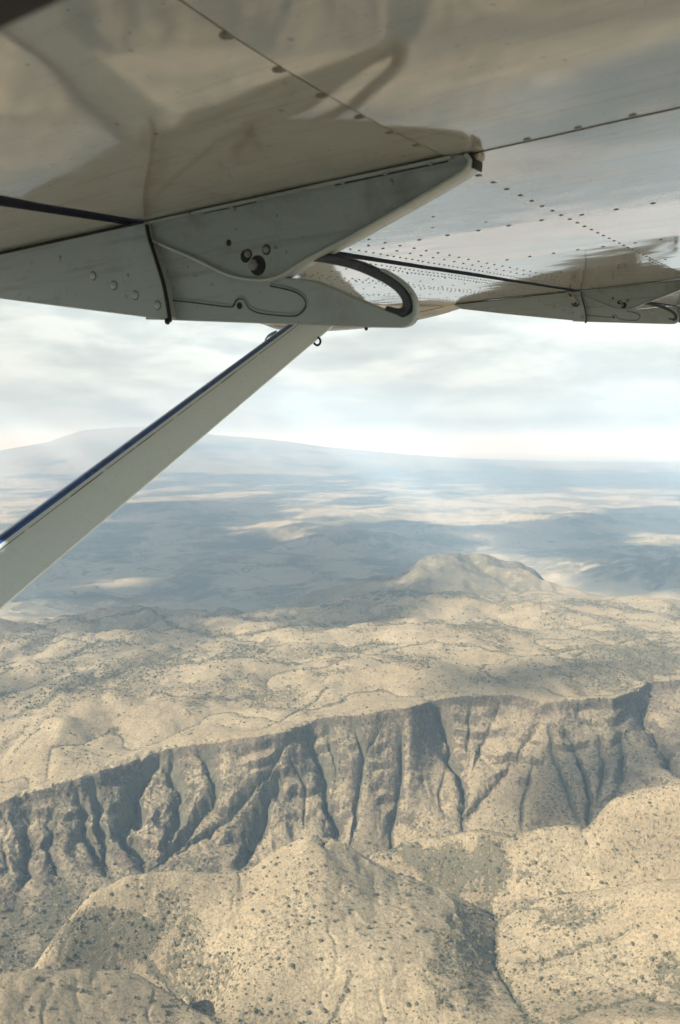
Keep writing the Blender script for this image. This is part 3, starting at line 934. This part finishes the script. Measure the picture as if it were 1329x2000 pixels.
def skin_w(U, Vv, base):
    """small dents of thin sheet between ribs and rivet rows, metres below the skin plane"""
    rib = np.abs(np.sin(np.pi * Vv))
    a = 0.0011 * fbm(U * 1.0, Vv * 0.8, 0.55, 3, 401, .45) + 0.0005 * fbm(U, Vv, 0.16, 2, 405)
    pil = 0.0022 * rib ** .8 * np.abs(np.sin(np.pi * (U - 0.03) / 0.86))
    twist = 0.10 * np.minimum(Vv + 0.3, 0) ** 2                                 # the sheet rises towards the fuselage
    return base + a - pil - twist


def rivet_row(mb, u0, v0_, u1, v1_, pitch, base, r=0.0065, mat=1, jit=0.0015):
    L = math.hypot(u1 - u0, v1_ - v0_)
    n = max(1, int(L / pitch))
    for i in range(n + 1):
        t = i / n
        u, v = u0 + (u1 - u0) * t + random.gauss(0, jit), v0_ + (v1_ - v0_) * t + random.gauss(0, jit)
        w = float(skin_w(np.array([u]), np.array([v]), base)[0])
        mb.dome((u, v, -w - 0.0002 + 0.0008), (0, 0, -1), r, 0.0034, mat, 9 if v < 4 else 7, 3 if v < 4 else 2)


# fixed wing: bottom skin, leading edge, upper skin, rear web
mb = MB()
ub = np.arange(-1.26, -0.0199, 0.04)
UU, VV_ = np.meshgrid(ub, vs)
W = skin_w(UU, VV_, 0.0)
mb.grid(np.stack([UU, VV_, -W], -1), 0, True)
nose = [(-1.26, 0.0), (-1.36, -0.004), (-1.46, -0.018), (-1.55, -0.045), (-1.61, -0.085), (-1.635, -0.13), (-1.61, -0.185), (-1.52, -0.24), (-1.3, -0.29), (-0.9, -0.325), (-0.4, -0.315), (-0.02, -0.28)]
nz_ = spline(nose, 4)
mb.grid(np.array([[(u, v, -w) for u, w in nz_] for v in (V0, 2, 5, 9, V1)]), 0, True)
web = [(-0.02, 0.0), (-0.02, -0.012), (-0.05, -0.03), (-0.07, -0.09), (-0.05, -0.2), (-0.02, -0.28)]
mb.grid(np.array([[(u, v, -w) for u, w in web] for v in (V0, V1)]), 2, False)  # web coloured dark to stand in for shade inside the slot
for rowu, p_, r_ in ((-0.07, .05, .0055), (-0.13, .05, .0055), (-0.42, .075, .006), (-0.48, .075, .006), (-0.85, .075, .006), (-1.2, .06, .006)):
    rivet_row(mb, rowu, 0.1, rowu, 9.0, p_, 0.0, r_)
for vv in np.arange(0.5, 9.1, 0.5):
    rivet_row(mb, -1.2, vv, -0.15, vv, .075, 0.0, .006)
wing = mb.build('wing_panel', [M_SKIN, M_RIV, M_DARK], root)

# flap: forward skin up to the lap seam at u = 0.89, rear skin lapped under it
mb = MB()
uf = np.arange(0.05, 0.8951, 0.026)
UU, VV_ = np.meshgrid(uf, vs)
mb.grid(np.stack([UU, VV_, -skin_w(UU, VV_, 0.0)], -1), 0, True)
lip = spline([(0.05, 0.0), (0.04, -0.002), (0.032, -0.012), (0.03, -0.03), (0.04, -0.08), (0.10, -0.15)], 5)
mb.grid(np.array([[(u, v, -w) for u, w in lip] for v in (V0, 2, 5, 9, V1)]), 2, True, True)  # flap lip in the same dark colour, painted slot shade
ur = np.arange(0.887, 2.62, 0.05)


def rear(v_a, v_b, base):
    vv_ = vs[(vs > v_a) & (vs < v_b)]
    vv_ = np.concatenate([[v_a], vv_, [v_b]])
    A, B = np.meshgrid(ur, vv_)
    mb.grid(np.stack([A, B, -skin_w(A, B, base)], -1), 0, True)
    # sheet edges
    e1 = np.array([[(0.887, v, -float(skin_w(np.array([.887]), np.array([v]), base)[0]) + k) for k in (0, .004)] for v in vv_])
    mb.grid(e1, 2, False)
    e2 = np.array([[(u, v_a, -float(skin_w(np.array([u]), np.array([v_a]), base)[0]) + k) for k in (0, .004)] for u in ur])
    mb.grid(e2, 2, False)


rear(V0, -0.012, 0.0022)
rear(-0.035 + 0.02, V1, 0.0040)
top_f = spline([(0.10, -0.15), (0.6, -0.17), (1.4, -0.10), (2.55, -0.005), (2.60, 0.0)], 5)
mb.grid(np.array([[(u, v, -w) for u, w in top_f] for v in (V0, V1)]), 0, True, True)
for rowu, p_ in ((0.185, .12), (0.258, .12)):
    rivet_row(mb, rowu, 0.10, rowu, 9.0, p_, 0.0, .0068)
rivet_row(mb, 0.105, 0.12, 0.105, 9.0, .06, 0.0, .0055)
rivet_row(mb, 0.876, -0.97, 0.876, 0.2, .109, 0.0, .0112)
rivet_row(mb, 0.876, 0.3, 0.876, 9.0, .109, 0.0, .0092)
rivet_row(mb, 0.852, 3.0, 0.852, 9.0, .109, 0.0, .007)
rivet_row(mb, 1.055, -0.030, 2.4, -0.030, .096, .0022, .0085)
for vv in np.arange(1.0, 9.1, 1.0):
    rivet_row(mb, 0.366, vv, 0.80, vv, .1, 0.0, .0088)
    rivet_row(mb, 0.93, vv, 2.3, vv, .098, .0040, .0088)
for u_, v_ in ((0.58, 0.62), (0.50, 0.80), (0.66, 0.86)):              # drain holes
    mb.dome((u_, v_, -float(skin_w(np.array([u_]), np.array([v_]), 0.0)[0])), (0, 0, -1), .006, .0012, 2)
flap = mb.build('flap_panel', [M_SKIN, M_RIV, M_DARK], root)


# flap bracket: horn on the flap, arm on the wing, bent guide rail, fixed fairing, fasteners
def make_bracket():
    b = MB()
    low = spline([(0.036, 0.040), (0.11, 0.075), (0.19, 0.112), (0.30, 0.167), (0.376, 0.187), (0.43, 0.190), (0.47, 0.182), (0.53, 0.160), (0.64, 0.130), (0.80, 0.080), (0.905, 0.046), (0.930, 0.034), (0.938, 0.020), (0.930, 0.007)], 6)
    out = [(0.036, 0.002), (0.46, 0.0), (0.90, 0.002)] + [tuple(q) for q in low[::-1]]
    b.prism(out, -0.030, 0.012, 0)
    b.ribbon(low, 0.0032, -0.040, 0.012, 3)                              # flange round the lower edge
    b.ribbon([(0.036, 0.006), (0.30, 0.006), (0.60, 0.006), (0.90, 0.007)], 0.0030, -0.044, 0.040, 0)   # flange on the skin
    b.ribbon([(0.62, 0.0108), (0.70, 0.0112), (0.80, 0.0112), (0.89, 0.0118)], 0.0013, -0.0325, 0.0125, 1)
    b.ribbon([(0.24, 0.0102), (0.33, 0.0106), (0.40, 0.0104)], 0.0009, -0.0325, 0.0125, 1)        # dirty joint
    b.prism([(0.915, 0.004), (0.952, 0.005), (0.950, 0.014), (0.935, 0.018)], -0.020, 0.020, 2, 0.003, 1)     # end clamp
    b.ribbon([(0.938, 0.006), (0.944, 0.018), (0.942, 0.034)], 0.002, -0.030, 0.020, 1)
    horn = b.build('flap_bracket', [M_BRK, M_DARK, M_BEIGE, M_SCREW], root)

    b = MB()                                                              # arm
    top = spline([(0.02, 0.045), (0.06, 0.055), (0.193, 0.105), (0.30, 0.152), (0.41, 0.182), (0.53, 0.205), (0.634, 0.253), (0.70, 0.284), (0.745, 0.303)], 5)
    tip = spline([(0.758, 0.3105), (0.774, 0.307), (0.784, 0.300), (0.789, 0.305), (0.785, 0.319), (0.772, 0.330), (0.752, 0.334)], 5)
    bot = spline([(0.70, 0.329), (0.587, 0.316), (0.367, 0.290), (0.061, 0.254), (-0.02, 0.245)], 5)
    b.prism([tuple(q) for q in top] + [tuple(q) for q in tip] + [tuple(q) for q in bot], -0.016, 0.012, 0, 0.008, 3)
    gr = spline([(0.056, 0.196), (0.15, 0.212), (0.272, 0.236), (0.292, 0.233), (0.300, 0.224), (0.314, 0.220), (0.328, 0.226), (0.334, 0.238), (0.345, 0.250), (0.378, 0.263), (0.461, 0.277), (0.490, 0.273), (0.508, 0.256), (0.502, 0.236), (0.470, 0.218), (0.409, 0.200)], 5)
    b.ribbon(gr, 0.0030, -0.0188, -0.010, 2, True, .001)
    b.ribbon(gr + np.array([-0.001, 0.004]), 0.0014, -0.0194, -0.010, 1, True, .0005)
    b.disc((0.308, -0.0155, 0.241), 0.0085, 0.0015, 1)
    arm = b.build('track_arm', [M_FAIR, M_DARK, M_BRK], horn)

    b = MB()                                                              # bent rail
    path = spline([(0.47, 0.150), (0.528, 0.150), (0.60, 0.168), (0.66, 0.190), (0.72, 0.222), (0.752, 0.246), (0.768, 0.270), (0.768, 0.291), (0.755, 0.301), (0.735, 0.300), (0.715, 0.293)], 7)
    b.ribbon(path, 0.0112, -0.015, 0.010, 0, True, .004)
    ou = spline([(0.720, 0.202), (0.750, 0.221), (0.778, 0.245), (0.794, 0.270), (0.797, 0.296), (0.792, 0.314)], 7)
    b.ribbon(ou - np.array([0.0095, 0.0]), 0.0026, -0.0145, 0.010, 1, True, .001)                    # painted outer band of the bend
    b.build('guide_rail', [M_RAIL, M_FAIR], horn)

    b = MB()                                                              # fixed fairing
    o_ = [(-1.06, 0.004), (0.053, 0.004), (0.058, 0.047), (0.074, 0.110), (0.088, 0.172), (0.094, 0.250), (0.088, 0.256), (-0.551, 0.137), (-0.98, 0.050)]
    b.prism(o_, -0.050, 0.050, 0, 0.004, 2)
    b.ribbon([(-1.04, 0.0055), (-0.5, 0.0055), (0.05, 0.0055)], 0.0025, -0.0520, 0.0520, 1)       # sealant along the skin
    aft = spline([(0.056, 0.012), (0.060, 0.047), (0.077, 0.110), (0.091, 0.172), (0.097, 0.248), (0.096, 0.262)], 5)
    b.ribbon(aft, 0.0020, -0.0515, -0.0400, 1)                             # dark edging of the open end
    b.dome((0.094, -0.052, -0.260), (0, -1, 0), 0.009, 0.008, 1)
    fair = b.build('fairing', [M_FAIR, M_DARK], horn)

    for u_, w_ in ((-0.162, 0.114), (-0.087, 0.148), (-0.012, 0.182), (0.064, 0.216)):
        b = MB(); b.disc((u_, -0.0498, w_), 0.0122, 0.0006, 1); b.dome((u_, -0.0502, -w_), (0, -1, 0), 0.0105, 0.0060, 0, 14, 3, .45)
        b.build('screw', [M_SCREW, M_DARK], horn)
    for u_, w_ in ((0.360, 0.124), (0.416, 0.121)):
        b = MB(); b.disc((u_, -0.0298, w_), 0.0125, 0.0008, 1); b.dome((u_, -0.0303, -w_), (0, -1, 0), 0.0088, 0.007, 0, 12, 3, .45)
        b.build('bolt', [M_STEEL, M_DARK], horn)
    b = MB(); b.disc((0.386, -0.0296, 0.154), 0.024, 0.0012, 1); b.disc((0.352, -0.0299, 0.128), 0.016, 0.0002, 1, 9); b.disc((0.376, -0.031, 0.152), 0.0135, 0.009, 0, 6); b.dome((0.376, -0.040, -0.152), (0, -1, 0), 0.0075, 0.006, 0, 10, 3, .4)
    b.build('bolt', [M_STEEL, M_DARK], horn)
    b = MB(); b.disc((0.305, -0.0298, 0.090), 0.0078, 0.0008, 0)
    b.build('hole', [M_DARK], horn)
    for u_ in np.arange(0.12, 0.86, 0.105):                               # flange rivets
        b_w = 0.0115
        b = MB(); b.dome((u_, -0.041, -b_w), (0, 0, -1), 0.0055, 0.003, 0, 8, 2)
        b.build('rivet', [M_BRK], horn)
    return horn


bracket = make_bracket()
bracket['group'] = 'flap brackets along the wing'
kids = list(bracket.children)
STEPV = (4.155 * 1.19222, 9.67 * 1.19222)
for k_, dv in enumerate(STEPV):
    c_ = bracket.copy(); COL.objects.link(c_); c_.parent = root
    c_.location = (0, dv, 0)
    for ch in kids:
        d_ = ch.copy(); COL.objects.link(d_); d_.parent = c_
    if k_ == 0:                                                           # link plate hanging at the end of this fairing
        b = MB()
        b.prism([(-0.058, 0.004), (-0.018, 0.002), (0.040, 0.098), (0.034, 0.118), (0.004, 0.118), (-0.012, 0.100)], -0.072, -0.064, 0, 0.002, 1)
        b.prism([(-0.040, 0.020), (-0.022, 0.018), (-0.006, 0.044), (-0.022, 0.048)], -0.0745, -0.0715, 1)
        b.ribbon([(-0.012, 0.098), (-0.002, 0.120), (0.022, 0.127), (0.040, 0.112)], 0.006, -0.075, -0.060, 1)
        b.disc((0.016, -0.072, 0.106), 0.012, 0.008, 1, 10)
        b.build('link_plate', [M_BEIGE, M_RAIL], c_)

# diagonal strut
b = MB()
ax0 = np.array([-1.0512 - 0.1708 * (2.95 - 2.235), 2.95, -(0.1669 - 0.2916 * (2.95 - 2.235))])
ax1 = np.array([-1.0512 - 0.1708 * (-1.35 - 2.235), -1.35, -(0.1669 - 0.2916 * (-1.35 - 2.235))])
axd = (ax1 - ax0) / np.linalg.norm(ax1 - ax0)
vd = (ax0 + ax1) / 2 - np.array([1.496, -1.577, -0.389])
chd = np.array([0.3575, 0.0, -0.022]) + 0.33 * vd / np.linalg.norm(vd); chd *= 1.04; CH = np.linalg.norm(chd); chd /= CH
thk = np.cross(axd, chd); thk /= np.linalg.norm(thk)
if thk[1] > 0:
    thk = -thk                                                            # towards the cabin
xs = 1 - np.cos(np.linspace(0, np.pi / 2, 15))
xs = np.concatenate([xs[xs < .97], [0.985, 1.0]])
yt = 0.15 * 5 * (0.2969 * np.sqrt(xs) - 0.126 * xs - 0.3516 * xs ** 2 + 0.2843 * xs ** 3 - 0.0850 * xs ** 4)
yt = np.maximum(yt, 0.006 * (xs > .5))
sec = [(x, y) for x, y in zip(xs[::-1], yt[::-1])] + [(x, -y) for x, y in zip(xs[1:], yt[1:])]
ns = 30
P = np.array([[ax0 + (ax1 - ax0) * t + CH * (chd * x + thk * y) for x, y in sec] for t in np.linspace(0, 1, ns)])
b.grid(P, 0, True)
b.grid(np.stack([P[:, -1], P[:, 0]], 1), 0, False)


def on_strut(x, off=0.0, side=1, ts=np.linspace(0.03, 0.999, 60)):
    y = np.interp(x, xs, yt)
    return np.array([ax0 + (ax1 - ax0) * t + CH * (chd * x + thk * (side * (y + off))) for t in ts])


mk = (noise_t := np.random.default_rng(5)).random(400)
seam = on_strut(0.285, 0.0006, 1, np.linspace(0.03, 0.999, 400))
i0 = 0
while i0 < 396:                                                           # worn paint line, broken here and there
    ln = int(6 + mk[i0] * 34)
    sg = seam[i0:min(i0 + ln, 399)]
    if len(sg) > 2:
        b.tube(sg, 0.0009 + 0.0008 * mk[(i0 * 7) % 400], 1, 5)
    i0 += ln + int(mk[(i0 * 3) % 400] * 2.2)
strut = b.build('wing_strut', [M_STRUT, M_DARK], root)
b = MB()
for xa, xb, mt in ((0.003, 0.016, 1), (0.016, 0.20, 0)):
    q = [on_strut(x, 0.0016) for x in np.linspace(xa, xb, 5)]
    b.grid(np.stack(q, 1), mt, True)
q = [on_strut(x, 0.0016, sd) for x, sd in ((0.03, -1), (0.012, -1), (0.002, -1), (0.004, 1))]
b.grid(np.stack(q, 1), 1, True)
b.tube(on_strut(0.13, 0.002), 0.0012, 2, 5)
b.build('leading_edge_stripe', [M_BLUE, M_PALEBLUE, M_DARK], strut)
b = MB()
b.ribbon([(0, 0), (0.05, 0.012), (0.10, 0.014), (0.16, 0.0)], 0.003, -0.004, 0.004, 0)
peel = [tuple(p) for p in b.v]
tq = on_strut(0.0, 0.004, 1, np.linspace(0, 1, 401))
base_p = tq[83]
b.v = [tuple(base_p + axd * p[0] - chd * (0.006 + (-p[2]) * 0.9) + thk * p[1] * 3) for p in peel]
b.build('peeling_tape', [M_PALEBLUE], strut)
b = MB()
rc = ax0 + (ax1 - ax0) * ((2.95 - 2.02) / 4.3) + CH * chd * 0.985
th_ = np.linspace(-0.35 * np.pi, 1.05 * np.pi, 15)
dn = np.array([0.15, 0.0, -1.0]); dn /= np.linalg.norm(dn)
sd_ = np.array([1.0, 0.0, 0.15])
b.tube([rc + dn * 0.012 + 0.023 * (sd_ * math.cos(q) + dn * math.sin(q)) for q in th_], 0.0068, 0, 8)
b.build('tie_down_ring', [M_DARK], strut)

# rounded fairing under the wing ahead of the strut end
b = MB()
pu = [-3.4, -3.2, -2.8, -2.4, -2.05, -1.75, -1.47, -1.25, -1.10, -1.00]
pdp = [-0.05, 0.045, 0.098, 0.116, 0.118, 0.107, 0.085, 0.056, 0.030, 0.006]
ph = [0.03, 0.20, 0.30, 0.34, 0.35, 0.34, 0.31, 0.26, 0.19, 0.08]
pv_ = 5.2
us = np.linspace(-3.4, -1.0, 48)
D_, H_ = np.interp(us, pu, pdp), np.interp(us, pu, ph)
D_, H_ = smooth1(D_, 7), smooth1(H_, 7)
th_ = np.linspace(-0.5 * np.pi, 0.5 * np.pi, 25)
P = np.array([[(u, pv_ + hh * math.sin(q) * (1.0), 0.12 - (d + 0.12) * math.cos(q) ** 0.8) for q in th_] for u, d, hh in zip(us, D_, H_)])
b.grid(P, 0, True)
for k in (6, 12, 18):
    b.tube(P[4:44, k] + np.array([0, 0, -0.0005]), 0.0022, 1, 5)
b.dome((-2.1, pv_ - 0.02, -0.117), (0, 0, -1), 0.02, 0.03, 1)
b.build('underwing_fairing', [M_SKIN, M_DARK], root)

# cabin wall beside the camera with its rounded window opening: it shades the near part of the wing
b = MB()
vw = -1.34
cu, cw, hu, hw, rr_ = 1.36, 0.592, 0.43, 0.364, 0.12


def rrect(hu_, hw_, r_, n=8):
    o = []
    for sx_, sy_, a0 in ((1, 1, 0), (-1, 1, 90), (-1, -1, 180), (1, -1, 270)):
        for k in range(n + 1):
            a = math.radians(a0 + 90 * k / n)
            o.append((cu + sx_ * (hu_ - r_) + r_ * math.cos(a), cw + sy_ * (hw_ - r_) + r_ * math.sin(a)))
    return np.array(o)


inner = rrect(hu, hw, rr_)
outer = rrect(3.2, 1.1, 0.3)
outer[:, 1] = np.clip(outer[:, 1], -0.40, None)
for va, vb, rev in ((vw + 0.02, None, False), (vw - 0.02, None, True)):
    A = np.array([[(u, va, -w) for u, w in inner] + [(inner[0][0], va, -inner[0][1])], [(u, va, -w) for u, w in outer] + [(outer[0][0], va, -outer[0][1])]])
    b.grid(A, 0 if not rev else 1, False, rev)
for ring in (inner, outer):
    A = np.array([[(u, va, -w) for u, w in ring] + [(ring[0][0], va, -ring[0][1])] for va in (vw - 0.02, vw + 0.02)])
    b.grid(A, 1, True)
b.build('cabin_wall', [M_STRUT, M_DARK], root)
